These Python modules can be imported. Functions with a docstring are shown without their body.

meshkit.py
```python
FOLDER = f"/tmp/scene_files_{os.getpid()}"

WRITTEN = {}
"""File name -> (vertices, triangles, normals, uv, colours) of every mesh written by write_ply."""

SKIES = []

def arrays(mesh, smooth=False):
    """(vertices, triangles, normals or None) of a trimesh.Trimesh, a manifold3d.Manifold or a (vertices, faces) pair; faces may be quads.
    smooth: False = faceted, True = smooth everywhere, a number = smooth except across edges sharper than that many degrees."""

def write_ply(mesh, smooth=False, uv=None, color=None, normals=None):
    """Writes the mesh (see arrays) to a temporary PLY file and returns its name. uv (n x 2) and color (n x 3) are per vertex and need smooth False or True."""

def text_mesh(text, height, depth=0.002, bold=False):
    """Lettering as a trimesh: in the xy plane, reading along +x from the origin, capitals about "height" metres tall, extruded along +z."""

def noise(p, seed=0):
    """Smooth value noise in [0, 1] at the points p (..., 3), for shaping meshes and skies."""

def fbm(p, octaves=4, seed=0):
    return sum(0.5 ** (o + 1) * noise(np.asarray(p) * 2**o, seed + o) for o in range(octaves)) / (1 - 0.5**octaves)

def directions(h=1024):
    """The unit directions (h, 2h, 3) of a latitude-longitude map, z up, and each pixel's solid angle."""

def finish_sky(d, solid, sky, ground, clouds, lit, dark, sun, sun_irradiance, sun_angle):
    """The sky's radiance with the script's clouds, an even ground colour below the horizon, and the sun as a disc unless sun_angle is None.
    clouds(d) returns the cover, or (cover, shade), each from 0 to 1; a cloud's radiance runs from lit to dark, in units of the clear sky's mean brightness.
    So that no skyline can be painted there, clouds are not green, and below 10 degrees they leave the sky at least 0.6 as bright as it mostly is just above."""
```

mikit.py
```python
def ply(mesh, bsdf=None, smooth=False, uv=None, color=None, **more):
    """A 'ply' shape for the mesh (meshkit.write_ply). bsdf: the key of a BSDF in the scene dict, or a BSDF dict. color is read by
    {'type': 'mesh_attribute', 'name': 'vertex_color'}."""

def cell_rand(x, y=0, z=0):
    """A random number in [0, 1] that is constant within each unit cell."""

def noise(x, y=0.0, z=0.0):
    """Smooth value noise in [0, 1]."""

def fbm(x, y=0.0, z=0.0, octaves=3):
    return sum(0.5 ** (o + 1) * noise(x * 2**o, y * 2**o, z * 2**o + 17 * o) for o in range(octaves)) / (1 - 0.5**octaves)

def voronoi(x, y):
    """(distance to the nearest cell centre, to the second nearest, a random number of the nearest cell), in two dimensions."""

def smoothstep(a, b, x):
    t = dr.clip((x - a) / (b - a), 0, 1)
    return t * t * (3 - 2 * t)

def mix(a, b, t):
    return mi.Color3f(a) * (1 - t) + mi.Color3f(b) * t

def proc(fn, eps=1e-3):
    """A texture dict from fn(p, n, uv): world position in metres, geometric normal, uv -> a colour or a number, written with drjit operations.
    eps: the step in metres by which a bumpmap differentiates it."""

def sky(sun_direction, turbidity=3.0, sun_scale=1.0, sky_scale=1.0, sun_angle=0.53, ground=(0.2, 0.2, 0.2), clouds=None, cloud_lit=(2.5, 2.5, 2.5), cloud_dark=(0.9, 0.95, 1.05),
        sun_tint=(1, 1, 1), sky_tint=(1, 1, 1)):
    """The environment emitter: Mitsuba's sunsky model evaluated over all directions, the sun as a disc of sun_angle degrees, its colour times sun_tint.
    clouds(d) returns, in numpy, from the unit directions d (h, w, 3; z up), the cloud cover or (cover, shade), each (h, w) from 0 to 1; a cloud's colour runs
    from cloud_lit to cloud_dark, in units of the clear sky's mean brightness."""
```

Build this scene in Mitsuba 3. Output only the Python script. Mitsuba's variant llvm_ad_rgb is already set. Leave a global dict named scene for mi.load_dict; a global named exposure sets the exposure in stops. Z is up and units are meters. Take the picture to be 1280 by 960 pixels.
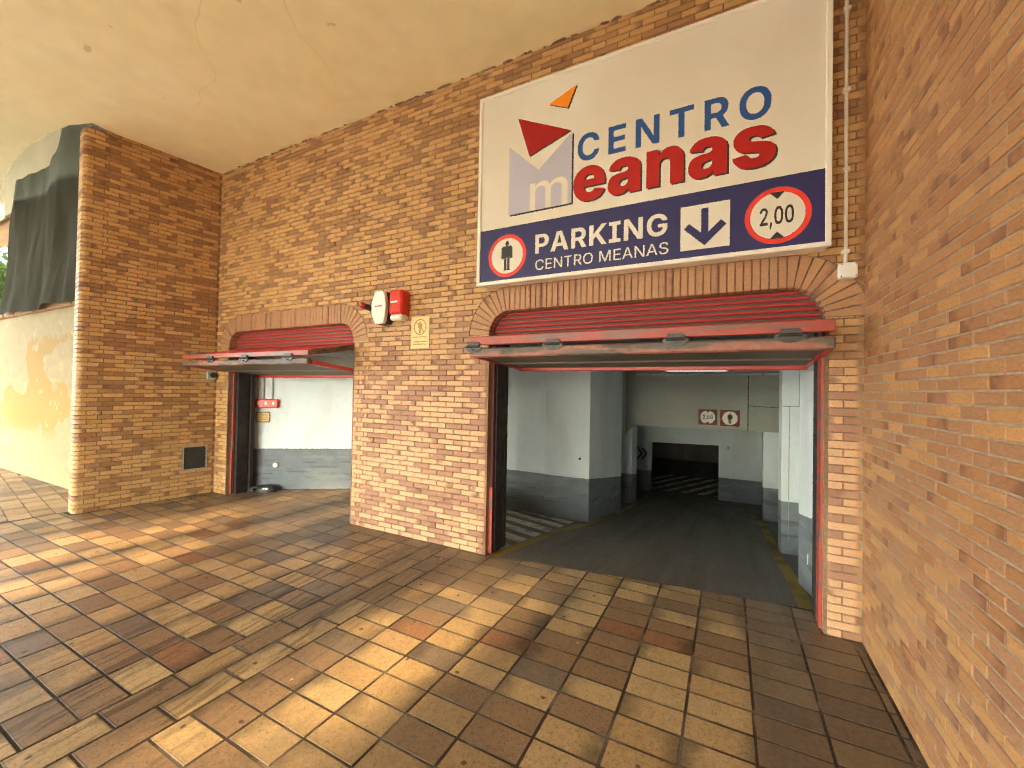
import math, glob, random
import numpy as np, trimesh, mitsuba as mi, drjit as dr, mikit, meshkit
from shapely.geometry import Polygon, box as sbox, Point, LineString
from shapely import affinity, union_all
from mikit import proc, fbm, noise, cell_rand, smoothstep, mix
T = mi.ScalarTransform4f
rng = np.random.default_rng(7)
random.seed(7)
scene, labels = {}, {}

# ---------------------------------------------------------------- camera, sky, exposure
CAM = np.array([-0.8794, -3.885, 1.7853])
RT, UP, FW = (np.array(v) for v in ((0.88742926, 0.46058137, 0.01827841), (-0.00982308, -0.02074835, 0.99973647), (-0.46083925, 0.88737495, 0.01388836)))
scene['camera'] = {'type': 'perspective', 'fov': 101.72, 'fov_axis': 'x', 'near_clip': 0.05, 'far_clip': 2000.0,
                   'to_world': T().look_at(origin=CAM.tolist(), target=(CAM + FW).tolist(), up=UP.tolist())}
SUN_EL, SUN_AZ = math.radians(27), (-0.15, -1.0)
_n = math.hypot(*SUN_AZ)
scene['daylight'] = mikit.sky((SUN_AZ[0] / _n * math.cos(SUN_EL), SUN_AZ[1] / _n * math.cos(SUN_EL), math.sin(SUN_EL)), turbidity=4,
                              sun_scale=0.145, sun_angle=2.8, sun_tint=(1.0, 0.93, 0.74), sky_scale=1.0, sky_tint=(1.0, 1.03, 0.98), ground=(0.3, 0.28, 0.24),
                              clouds=lambda d: 0.55 * np.clip(meshkit.fbm(d * 3.0, 4) * 1.6 - 0.2, 0, 1), cloud_lit=(2.0, 1.95, 1.9), cloud_dark=(1.2, 1.2, 1.2))
exposure = 6.0

# ---------------------------------------------------------------- helpers
def numbered(key):
    if key not in scene and key not in labels and not any(k.startswith(key + '__') for k in scene):
        return key
    i = 1
    while f'{key}_{i:03d}' in scene or f'{key}_{i:03d}' in labels:
        i += 1
    return f'{key}_{i:03d}'

COUNT = {}
def fast_number(key):
    n = COUNT.get(key, 0)
    COUNT[key] = n + 1
    return key if n == 0 else f'{key}_{n:03d}'

def thing(name, label, cat, group=None, kind=None):
    key = fast_number(name)
    labels[key] = {'label': label, 'category': cat}
    if group: labels[key]['group'] = group
    if kind: labels[key]['kind'] = kind
    return key

def put(name, mesh, mat, parent=None, smooth=False, label=None, kind=None, uv=None):
    key = fast_number(f'{parent}__{name}' if parent else name)
    scene[key] = mikit.ply(mesh, mat, smooth=smooth, uv=uv)
    d = {}
    if label: d['label'] = label
    if kind: d['kind'] = kind
    if d: labels.setdefault(key, {}).update(d)
    return key

def struct(name, mesh, mat, label=None, smooth=False, uv=None):
    key = put(name, mesh, mat, None, smooth, uv=uv)
    labels[key] = {'kind': 'structure'}
    if label: labels[key]['label'] = label
    return key

cat = trimesh.util.concatenate
def bx(x0, x1, y0, y1, z0, z1):
    return trimesh.creation.box(bounds=[[x0, y0, z0], [x1, y1, z1]])

def rbx(x0, x1, y0, y1, z0, z1, r=0.01):
    """box with chamfered edges"""
    pts = []
    for sx, a in ((-1, x0), (1, x1)):
        for sy, b in ((-1, y0), (1, y1)):
            for sz, c in ((-1, z0), (1, z1)):
                pts += [(a, b - sy * r, c - sz * r), (a - sx * r, b, c - sz * r), (a - sx * r, b - sy * r, c)]
    return trimesh.convex.convex_hull(np.array(pts))

def cyl(p0, p1, r, n=16):
    return trimesh.creation.cylinder(radius=r, segment=[p0, p1], sections=n)

def extr(poly, depth):
    polys = list(getattr(poly, 'geoms', [poly]))
    ms = [trimesh.creation.extrude_polygon(g, depth, engine='earcut') for g in polys if g.geom_type == 'Polygon' and g.area > 1e-7]
    return cat(ms)

def wall_frame(origin, ud, nd):
    """local (u, v, w): u along the wall, v up, w outwards -> world"""
    M = np.eye(4)
    M[:3, 0] = ud; M[:3, 1] = (0, 0, 1); M[:3, 2] = nd; M[:3, 3] = origin
    return M

def xf(mesh, M):
    v = np.asarray(mesh.vertices) @ M[:3, :3].T + M[:3, 3]
    f = np.asarray(mesh.faces)
    if np.linalg.det(M[:3, :3]) < 0: f = f[:, ::-1]
    return trimesh.Trimesh(v, f, process=False)

def project(P):
    d = np.atleast_2d(P) - CAM
    z = d @ FW
    z = np.where(z > 0.05, z, np.nan)
    return np.stack([512 + 416.7 * (d @ RT) / z, 384 - 416.7 * (d @ UP) / z], -1)

def seen_size(corners):
    """pixels that a quad covers in the frame, or 0"""
    q = project(corners)
    if np.isnan(q).any(): return 0.0
    c = q.mean(0)
    if not (-10 < c[0] < 1034 and -10 < c[1] < 778): return 0.0
    x, y = q[:, 0], q[:, 1]
    return 0.5 * abs(np.dot(x, np.roll(y, 1)) - np.dot(y, np.roll(x, 1)))

# ---------------------------------------------------------------- materials
def mat(name, base, rough=0.6, spec=0.4, metal=0.0, bump=None, bump_scale=1.0, eps=1e-3, **kw):
    b = {'type': 'principled', 'base_color': base if isinstance(base, dict) else {'type': 'rgb', 'value': list(base)},
         'roughness': rough, 'specular': spec, 'metallic': metal, **kw}
    if bump is not None:
        b = {'type': 'bumpmap', 'arbitrary': proc(bump, eps), 'scale': bump_scale, 'bsdf': b}
    scene[name] = {'type': 'twosided', 'bsdf': b}
    return name

def lerp(a, b, t): return a * (1 - t) + b * t

def brick_col(p, n, uv):
    iu, iv = dr.floor(uv.x), dr.floor(uv.y)
    u = uv.x - iu
    r = cell_rand(iu, iv, 3); r2 = cell_rand(iu, iv, 7); r3 = cell_rand(iu, iv, 11)
    big = fbm(p.x * 0.9 + p.y * 0.9, p.z * 1.5, 3.3, 3)
    orange = smoothstep(-0.06, -0.02, p.x)
    dark = smoothstep(0.64, 0.76, r + (big - 0.5) * 0.7) * (1 - 0.45 * orange)
    light = mix((0.62, 0.41, 0.19), (0.53, 0.325, 0.13), r2)
    pale = smoothstep(3.0, 1.6, p.z + 0.8 * (big - 0.5)) * smoothstep(-5.9, -4.9, p.x)
    light = mix(light, mix((0.60, 0.40, 0.26), (0.54, 0.34, 0.23), r3), pale * 0.8)
    rb = mix((0.50, 0.285, 0.12), (0.43, 0.24, 0.10), r2)
    rb = mix(rb, mi.Color3f(0.34, 0.165, 0.078), smoothstep(0.60, 0.70, r3) * 0.8)
    light = mix(light, rb, orange * 0.92)
    dark = dr.select(iv > 5000, dark * 0.4, dark)
    col = mix(light, mix((0.36, 0.20, 0.095), (0.30, 0.165, 0.085), r3), dark * (0.75 + 0.25 * r2))
    col = mix(col, mi.Color3f(0.34, 0.19, 0.145), dark * pale * 0.7)
    col = dr.select(iv > 5000, mix(col, mix((0.47, 0.27, 0.15), (0.40, 0.23, 0.15), r3), 0.75), col)
    # flashed ends from the kiln
    e = dr.select(r2 > 0.5, u, 1 - u)
    flash = smoothstep(0.45, 0.98, e + 0.5 * (noise(p.x * 26 + p.y * 26, p.z * 40, r * 9) - 0.5)) * smoothstep(0.76, 0.82, r3)
    col = mix(col, mi.Color3f(0.21, 0.10, 0.062), flash * 0.75)
    g = fbm(p.x * 70, p.y * 70, p.z * 120, 3)
    col = col * (0.84 + 0.32 * g)
    spk = smoothstep(0.72, 0.80, noise(p.x * 230, p.y * 230, p.z * 300))
    return col * (1 - 0.28 * spk) * mi.Color3f(0.91, 0.825, 0.76)
mat('brick_clay', proc(brick_col), 0.55, 0.35, bump=lambda p, n, uv: fbm(p.x * 90, p.y * 90, p.z * 140, 2), bump_scale=0.002)

def mortar_col(p, n, uv):
    g = fbm(p.x * 40, p.y * 40, p.z * 40, 3)
    s = fbm(p.x * 1.7, p.y * 1.7, p.z * 1.7, 3)
    m = mix((0.20, 0.112, 0.065), (0.26, 0.16, 0.10), smoothstep(0.35, 0.65, s))
    return mix(m, mi.Color3f(0.34, 0.265, 0.19), smoothstep(-0.06, -0.02, p.x) * 0.85) * (0.7 + 0.5 * g)
mat('brick_mortar', proc(mortar_col), 0.9, 0.2)

def floor_dirt(p):
    a = fbm(p.x * 0.9 + 3, p.y * 0.9, 1.0, 4)
    track = smoothstep(0.9, 0.0, dr.abs(p.x + 3.55 + 0.25 * (p.y + 1.5)) ) * 0.7
    side = smoothstep(-0.86, -0.66, p.x + 0.10 * (a - 0.5))
    near = smoothstep(-1.3, -0.1, p.y + 0.6 * (a - 0.5)) * smoothstep(-1.6, -2.6, p.x) * 0.75
    return dr.clip(dr.maximum(dr.maximum(track * smoothstep(0.3, 0.6, a), side), near) + 0.5 * smoothstep(0.5, 0.7, a), 0, 1)

def tile_col(p, n, uv):
    iu, iv = dr.floor(uv.x), dr.floor(uv.y)
    u, v = uv.x - iu, uv.y - iv
    r = cell_rand(iu, iv, 3); r2 = cell_rand(iu, iv, 7); r3 = cell_rand(iu, iv, 11)
    pink = smoothstep(-3.4, -5.2, p.x)
    col = mix((0.56, 0.40, 0.21), (0.44, 0.285, 0.135), r2)
    col = mix(col, mi.Color3f(0.29, 0.185, 0.105), smoothstep(0.52, 0.60, r - 0.10 * pink))
    col = mix(col, mi.Color3f(0.22, 0.165, 0.12), smoothstep(0.86, 0.89, r))
    col = mix(col, mi.Color3f(0.31, 0.155, 0.08), smoothstep(0.965, 0.97, r))
    col = mix(col, col * mi.Color3f(0.98, 0.90, 0.94), pink)
    e = dr.select(r2 > 0.5, u, 1 - u)
    col = mix(col, col * mi.Color3f(0.42, 0.45, 0.50), smoothstep(0.55, 1.05, e + 0.5 * (fbm(p.x * 9, p.y * 9, r * 7, 3) - 0.5)) * smoothstep(0.35, 0.5, r3))
    g = fbm(p.x * 55, p.y * 55, 0.5, 4)
    col = col * (0.74 + 0.52 * g)
    # wiped streaks left by tyres and brooms
    st = fbm(p.x * 34 + p.y * 4 + 2 * fbm(p.x * 3, p.y * 3, 8.0, 2), p.y * 3.0, 4.4, 3)
    worn = smoothstep(-3.0, -3.6, p.x) * smoothstep(-5.3, -4.2, p.x)
    col = col * (1 - (0.06 + 0.42 * worn) * smoothstep(0.48, 0.66, st))
    pit = smoothstep(0.74, 0.80, noise(p.x * 150, p.y * 150, 2.0))
    col = col * (1 - 0.28 * pit)
    rim = dr.minimum(dr.minimum(u, 1 - u) * 1.7, dr.minimum(v, 1 - v))
    col = col * (1 - 0.52 * smoothstep(0.055, 0.028, rim))
    d = floor_dirt(p)
    col = mix(col, mi.Color3f(0.13, 0.10, 0.075) * (0.7 + 0.6 * g), 0.78 * d)
    vs = mikit.voronoi(p.x * 2.2, p.y * 2.2)
    spot = smoothstep(0.055, 0.03, vs[0] + 0.03 * noise(p.x * 60, p.y * 60)) * smoothstep(0.45, 0.5, vs[2])
    col = mix(col, mi.Color3f(0.05, 0.04, 0.035), spot * 0.8)
    vc = mikit.voronoi(p.x * 1.7 + 5, p.y * 1.7)
    chew = smoothstep(0.030, 0.015, vc[0] + 0.02 * noise(p.x * 80, p.y * 80, 3.0)) * smoothstep(0.62, 0.66, vc[2])
    return mix(col * 0.80, mi.Color3f(0.45, 0.41, 0.36), chew * 0.8)
mat('floor_tile', proc(tile_col), 0.42, 0.4, bump=lambda p, n, uv: fbm(p.x * 45, p.y * 45, 1.0, 3), bump_scale=0.0014)

def grout_col(p, n, uv):
    g = fbm(p.x * 5, p.y * 5, 1.0, 4)
    return mix((0.045, 0.033, 0.026), (0.115, 0.092, 0.075), smoothstep(0.48, 0.75, g)) * (0.7 + 0.6 * fbm(p.x * 60, p.y * 60, 2.0, 2))
mat('floor_grout', proc(grout_col), 0.9, 0.2)

def ceil_col(p, n, uv):
    a = fbm(p.x * 0.8, p.y * 0.8, 2.0, 4); b = fbm(p.x * 6, p.y * 6, 5.0, 3)
    col = mix((0.85, 0.765, 0.475), (0.88, 0.81, 0.54), smoothstep(0.35, 0.65, a)) * (0.95 + 0.10 * b)
    w = 0.55 * fbm(p.x * 1.3, p.y * 1.3, 9.0, 4)
    def crack(t, lo, hi, s): return smoothstep(0.012, 0.0, dr.abs(t)) * smoothstep(lo, lo + 0.2, s) * smoothstep(hi, hi - 0.2, s)
    c1 = crack(p.y + 1.85 + 0.42 * (p.x + 5.0) + (w - 0.27), -7.0, -4.1, p.x)
    c2 = crack(p.x + 5.3 + 0.5 * p.y + (w - 0.27), -2.0, -0.3, p.y)
    c3 = crack(p.y + 2.15 - 0.25 * (p.x + 3.6) + 0.6 * (w - 0.27), -4.4, -2.2, p.x)
    peel = smoothstep(0.815, 0.84, fbm(p.x * 5.2 + 4, p.y * 5.2, 7.0, 4))
    return mix(col, mi.Color3f(0.36, 0.25, 0.13), dr.clip(0.20 * dr.maximum(dr.maximum(c1, c2), c3) + 0.35 * peel, 0, 1))
mat('ceiling_paint', proc(ceil_col), 0.8, 0.25, bump=lambda p, n, uv: fbm(p.x * 3, p.y * 3, p.z * 3, 4), bump_scale=0.02, eps=4e-3)

def red_col(p, n, uv):
    a = fbm(p.x * 2.4, p.y * 6, p.z * 9, 4); b = fbm(p.x * 24, p.y * 24, p.z * 24, 3)
    col = mix((0.30, 0.040, 0.030), (0.36, 0.075, 0.048), a) * (0.85 + 0.3 * b)
    wear = smoothstep(0.52, 0.64, fbm(p.x * 3.1 + 2, p.y * 9, p.z * 14, 5))
    return mix(col, mi.Color3f(0.15, 0.105, 0.085), 0.75 * wear)
mat('red_paint', proc(red_col), 0.42, 0.5)
def slat_col(p, n, uv):
    a = fbm(p.x * 1.5, p.y, p.z * 3, 4)
    return mix((0.40, 0.036, 0.038), (0.50, 0.075, 0.064), a)
mat('red_slat_paint', proc(slat_col), 0.38, 0.5)
mat('dark_post_paint', proc(lambda p, n, uv: mix((0.05, 0.016, 0.014), (0.13, 0.022, 0.02), fbm(p.x * 5, p.y * 5, p.z * 2, 3))), 0.5, 0.4)
def worn_col(p, n, uv):
    a = fbm(p.x * 2.2, p.y * 5, p.z * 10, 4); b = fbm(p.x * 30, p.y * 30, p.z * 30, 3)
    col = mix((0.105, 0.08, 0.065), (0.29, 0.12, 0.09), smoothstep(0.48, 0.62, a)) * (0.7 + 0.6 * b)
    return mix(col, mi.Color3f(0.05, 0.04, 0.035), 0.8 * smoothstep(0.58, 0.7, fbm(p.x * 4 + 7, p.y * 9, p.z * 12, 4)))
mat('worn_edge_paint', proc(worn_col), 0.5, 0.4)
mat('leaf_sheet', proc(lambda p, n, uv: mix((0.085, 0.075, 0.06), (0.14, 0.12, 0.095), fbm(p.x * 2, p.y * 3, p.z, 4))), 0.6, 0.3)
mat('black_iron', proc(lambda p, n, uv: mix((0.012, 0.012, 0.012), (0.045, 0.035, 0.03), fbm(p.x * 12, p.y * 12, p.z * 12, 3))), 0.5, 0.4)
mat('grey_iron', proc(lambda p, n, uv: mix((0.025, 0.025, 0.027), (0.075, 0.07, 0.07), fbm(p.x * 16, p.y * 16, p.z * 16, 3))), 0.45, 0.5)

def wall_col(p, n, uv):
    flat = dr.select(p.x < -4.75, 1.0, 0.0)
    top = lerp(0.745 - 0.15 * dr.maximum(p.y, 0.0), 0.70, flat)
    a = fbm(p.x * 1.3, p.y * 1.3, p.z * 1.3, 4); b = fbm(p.x * 11, p.y * 11, p.z * 11, 3)
    white = mix((0.69, 0.77, 0.82), (0.74, 0.82, 0.86), a) * (0.94 + 0.1 * b)
    grey = mix((0.165, 0.19, 0.215), (0.205, 0.23, 0.255), a) * (0.85 + 0.3 * b)
    scuff = smoothstep(0.62, 0.70, fbm(p.x * 1.6 + p.y * 1.6, p.z * 9, 3.0, 4))
    grey = mix(grey, mi.Color3f(0.30, 0.31, 0.32), 0.35 * scuff)
    rub = smoothstep(0.645, 0.70, fbm(p.x * 2.2 + p.y * 2.2 + 7, p.z * 26, 5.0, 3)) * smoothstep(0.12, 0.2, p.z - top + 0.7) * smoothstep(0.62, 0.5, p.z - top + 0.7)
    grey = mix(grey, mi.Color3f(0.05, 0.05, 0.05), 0.4 * rub)
    white = mix(white, mi.Color3f(0.5, 0.47, 0.42), 0.22 * smoothstep(0.6, 0.75, fbm(p.x * 2 + p.y * 2, p.z * 0.7, 8.0, 4)))
    return mix(grey, white, smoothstep(-0.004, 0.004, p.z - top + 0.006 * (b - 0.5)))
mat('garage_paint', proc(wall_col), 0.65, 0.3)
mat('garage_plaster', proc(lambda p, n, uv: mix((0.36, 0.38, 0.36), (0.44, 0.45, 0.42), fbm(p.x * 1.2, p.y * 1.2, p.z * 1.2, 4)) * (0.92 + 0.15 * fbm(p.x * 12, p.y * 12, p.z * 12, 3))), 0.75, 0.25)
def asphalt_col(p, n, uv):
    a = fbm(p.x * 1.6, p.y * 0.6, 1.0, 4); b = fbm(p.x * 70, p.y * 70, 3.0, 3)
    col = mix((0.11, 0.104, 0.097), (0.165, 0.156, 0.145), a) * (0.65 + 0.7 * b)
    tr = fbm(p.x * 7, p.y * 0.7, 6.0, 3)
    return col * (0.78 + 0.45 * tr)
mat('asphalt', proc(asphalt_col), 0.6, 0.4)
mat('yellow_line_paint', proc(lambda p, n, uv: mix((0.36, 0.27, 0.05), (0.12, 0.10, 0.06), 0.25 + 0.6 * smoothstep(0.40, 0.70, fbm(p.x * 3.5, p.y * 2.2, 1.0, 5)))), 0.7, 0.3)
mat('white_line_paint', proc(lambda p, n, uv: mix((0.56, 0.53, 0.46), (0.26, 0.25, 0.22), smoothstep(0.45, 0.68, fbm(p.x * 8, p.y * 8, 2.0, 4)))), 0.7, 0.3)
mat('white_enamel', proc(lambda p, n, uv: mix((0.78, 0.75, 0.66), (0.70, 0.65, 0.54), fbm(p.x * 3, p.y * 3, p.z * 3, 4))), 0.4, 0.5)
mat('sign_face_acrylic', proc(lambda p, n, uv: mix((0.70, 0.655, 0.55), (0.66, 0.60, 0.48), smoothstep(0.35, 0.7, fbm(p.x * 1.2, p.z * 1.2, 2.0, 4)))), 0.5, 0.35)
mat('navy_film', (0.028, 0.026, 0.105), 0.45, 0.4)
mat('blue_film', (0.024, 0.08, 0.25), 0.45, 0.4)
mat('red_film', (0.40, 0.013, 0.011), 0.45, 0.4)
mat('dark_red_film', (0.33, 0.008, 0.008), 0.45, 0.4)
mat('bright_red_film', (0.72, 0.05, 0.035), 0.45, 0.4)
mat('orange_film', (0.88, 0.27, 0.012), 0.45, 0.4)
mat('lilac_film', (0.45, 0.43, 0.50), 0.45, 0.4)
mat('black_film', (0.03, 0.027, 0.028), 0.5, 0.4)
mat('white_plastic', (0.74, 0.71, 0.63), 0.4, 0.5)
mat('red_plastic', (0.60, 0.035, 0.022), 0.3, 0.5)
mat('red_lens', (0.45, 0.02, 0.02), 0.15, 0.5, clearcoat=0.6)
mat('dark_plastic', (0.03, 0.03, 0.032), 0.45, 0.4)
mat('grey_plastic', (0.30, 0.33, 0.31), 0.45, 0.4)
mat('cream_card', (0.72, 0.55, 0.27), 0.6, 0.3)
mat('ochre_ink', (0.42, 0.25, 0.07), 0.6, 0.3)
mat('brown_ink', (0.22, 0.06, 0.05), 0.6, 0.3)
mat('galvanised', proc(lambda p, n, uv: mix((0.30, 0.28, 0.24), (0.46, 0.43, 0.37), fbm(p.x * 20, p.y * 20, p.z * 20, 3))), 0.45, 0.5, 0.4)
mat('vent_dark', (0.055, 0.05, 0.04), 0.7, 0.2)

def yellow_col(p, n, uv):
    a = fbm(p.x * 0.9, p.y, p.z * 0.9, 4); b = fbm(p.x * 9, p.y * 9, p.z * 9, 3)
    col = mix((0.30, 0.232, 0.118), (0.335, 0.265, 0.142), a) * (0.92 + 0.16 * b)
    patch = smoothstep(0.505, 0.515, fbm(p.x * 0.75 + 2.2, p.z * 1.15 + 0.6, 4.0, 4)) * smoothstep(2.65, 2.45, p.z + 0.3 * (b - 0.5)) * smoothstep(0.7, 1.0, p.z)
    col = mix(col, mi.Color3f(0.33, 0.205, 0.05), 0.9 * patch)
    chip = smoothstep(0.70, 0.73, fbm(p.x * 5, p.z * 5, 2.0, 4))
    return mix(col, mi.Color3f(0.4, 0.33, 0.2), 0.5 * chip)
mat('yellow_render', proc(yellow_col), 0.8, 0.25)
mat('coping_stone', proc(lambda p, n, uv: mix((0.32, 0.185, 0.085), (0.39, 0.24, 0.12), fbm(p.x * 4, p.y * 4, p.z * 8, 4))), 0.75, 0.25)
mat('raw_plaster', proc(lambda p, n, uv: mix((0.20, 0.165, 0.115), (0.27, 0.225, 0.16), fbm(p.x * 1.4, p.y * 1.4, p.z * 1.4, 5))), 0.95, 0.05)
mat('tarp_cloth', proc(lambda p, n, uv: mix((0.038, 0.036, 0.026), (0.062, 0.060, 0.046), fbm(p.x * 3, p.y * 3, p.z * 1.0, 4)) * (0.85 + 0.3 * noise(p.x * 160, p.y, p.z * 160))), 0.95, 0.05)
scene['lamp_housing'] = {'type': 'twosided', 'bsdf': {'type': 'principled', 'base_color': {'type': 'rgb', 'value': [0.6, 0.6, 0.58]}, 'roughness': 0.4}}
mat('bark', proc(lambda p, n, uv: mix((0.07, 0.05, 0.035), (0.14, 0.10, 0.07), fbm(p.x * 9, p.y * 9, p.z * 3, 3))), 0.9, 0.2)
scene['leaf_green'] = {'type': 'principledthin', 'base_color': proc(lambda p, n, uv: mix((0.06, 0.10, 0.025), (0.14, 0.17, 0.05), noise(p.x * 4, p.y * 4, p.z * 4))), 'roughness': 0.5, 'diff_trans': 0.8}
mat('outdoor_paving', proc(lambda p, n, uv: mix((0.50, 0.48, 0.43), (0.58, 0.55, 0.49), fbm(p.x * 0.6, p.y * 0.6, 1.0, 4))), 0.8, 0.25)

# ---------------------------------------------------------------- brickwork
CH, BL, JT = 0.0605, 0.223, 0.0098          # course height, brick pitch, joint
IDX = [0]
def uvs(v2, u0, u1, v0, v1, plain=False):
    IDX[0] += 1
    k, m = 1 + IDX[0] % 613, 1 + (IDX[0] * 37) % 409 + (6000 if plain else 0)
    return np.stack([k + 0.02 + 0.96 * np.clip((v2[:, 0] - u0) / max(u1 - u0, 1e-6), 0, 1), m + 0.02 + 0.96 * np.clip((v2[:, 1] - v0) / max(v1 - v0, 1e-6), 0, 1)], 1)

def brick_piece(u0, u1, v0, v1, w1, w0=-0.03, c=0.003):
    """chamfered slab, open at the back: 18 triangles"""
    tilt = rng.uniform(-0.0009, 0.0009, 2)
    v = []
    for uu, vv, ww in ((u0, v0, w0), (u1, v0, w0), (u1, v1, w0), (u0, v1, w0), (u0, v0, w1 - c), (u1, v0, w1 - c), (u1, v1, w1 - c), (u0, v1, w1 - c),
                       (u0 + c, v0 + c, w1), (u1 - c, v0 + c, w1), (u1 - c, v1 - c, w1), (u0 + c, v1 - c, w1)):
        v.append((uu, vv, ww))
    v = np.array(v)
    v[4:, 2] += (v[4:, 0] - (u0 + u1) / 2) / max(u1 - u0, .02) * tilt[0] * 2 + (v[4:, 1] - (v0 + v1) / 2) / max(v1 - v0, .02) * tilt[1] * 2
    f = [[8, 9, 10], [8, 10, 11]]
    for k in range(4):
        a, b = k, (k + 1) % 4
        f += [[a, b, b + 4], [a, b + 4, a + 4], [a + 4, b + 4, b + 8], [a + 4, b + 8, a + 8]]
    return trimesh.Trimesh(v, np.array(f), process=False), uvs(v, u0, u1, v0, v1)

def poly_piece(poly, w1, w0=-0.03):
    m = extr(poly, w1 - w0)
    m.apply_translation((0, 0, w0))
    b = poly.bounds
    return m, uvs(np.asarray(m.vertices), b[0], b[2], b[1], b[3])

def lay_pieces(parent, pieces, M, material, name='brick', most=300, rest='brickwork', label=None):
    """pieces: (mesh, uv, corners4 in local) ; the largest in view become parts, the rest one part"""
    sizes = [seen_size(c @ M[:3, :3].T + M[:3, 3]) for _, _, c in pieces]
    order = np.argsort(sizes)[::-1]
    rv, rf, ru, at = [], [], [], 0
    for rank, i in enumerate(order):
        m, uv, _ = pieces[i]
        m = xf(m, M)
        if rank < most:
            put(name, m, material, parent, uv=uv)
        else:
            v, f = np.asarray(m.vertices), np.asarray(m.faces)
            rv.append(v); rf.append(f + at); ru.append(uv); at += len(v)
    if rv:
        put(rest, trimesh.Trimesh(np.vstack(rv), np.vstack(rf), process=False), material, parent, kind='stuff', uv=np.vstack(ru))

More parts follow.
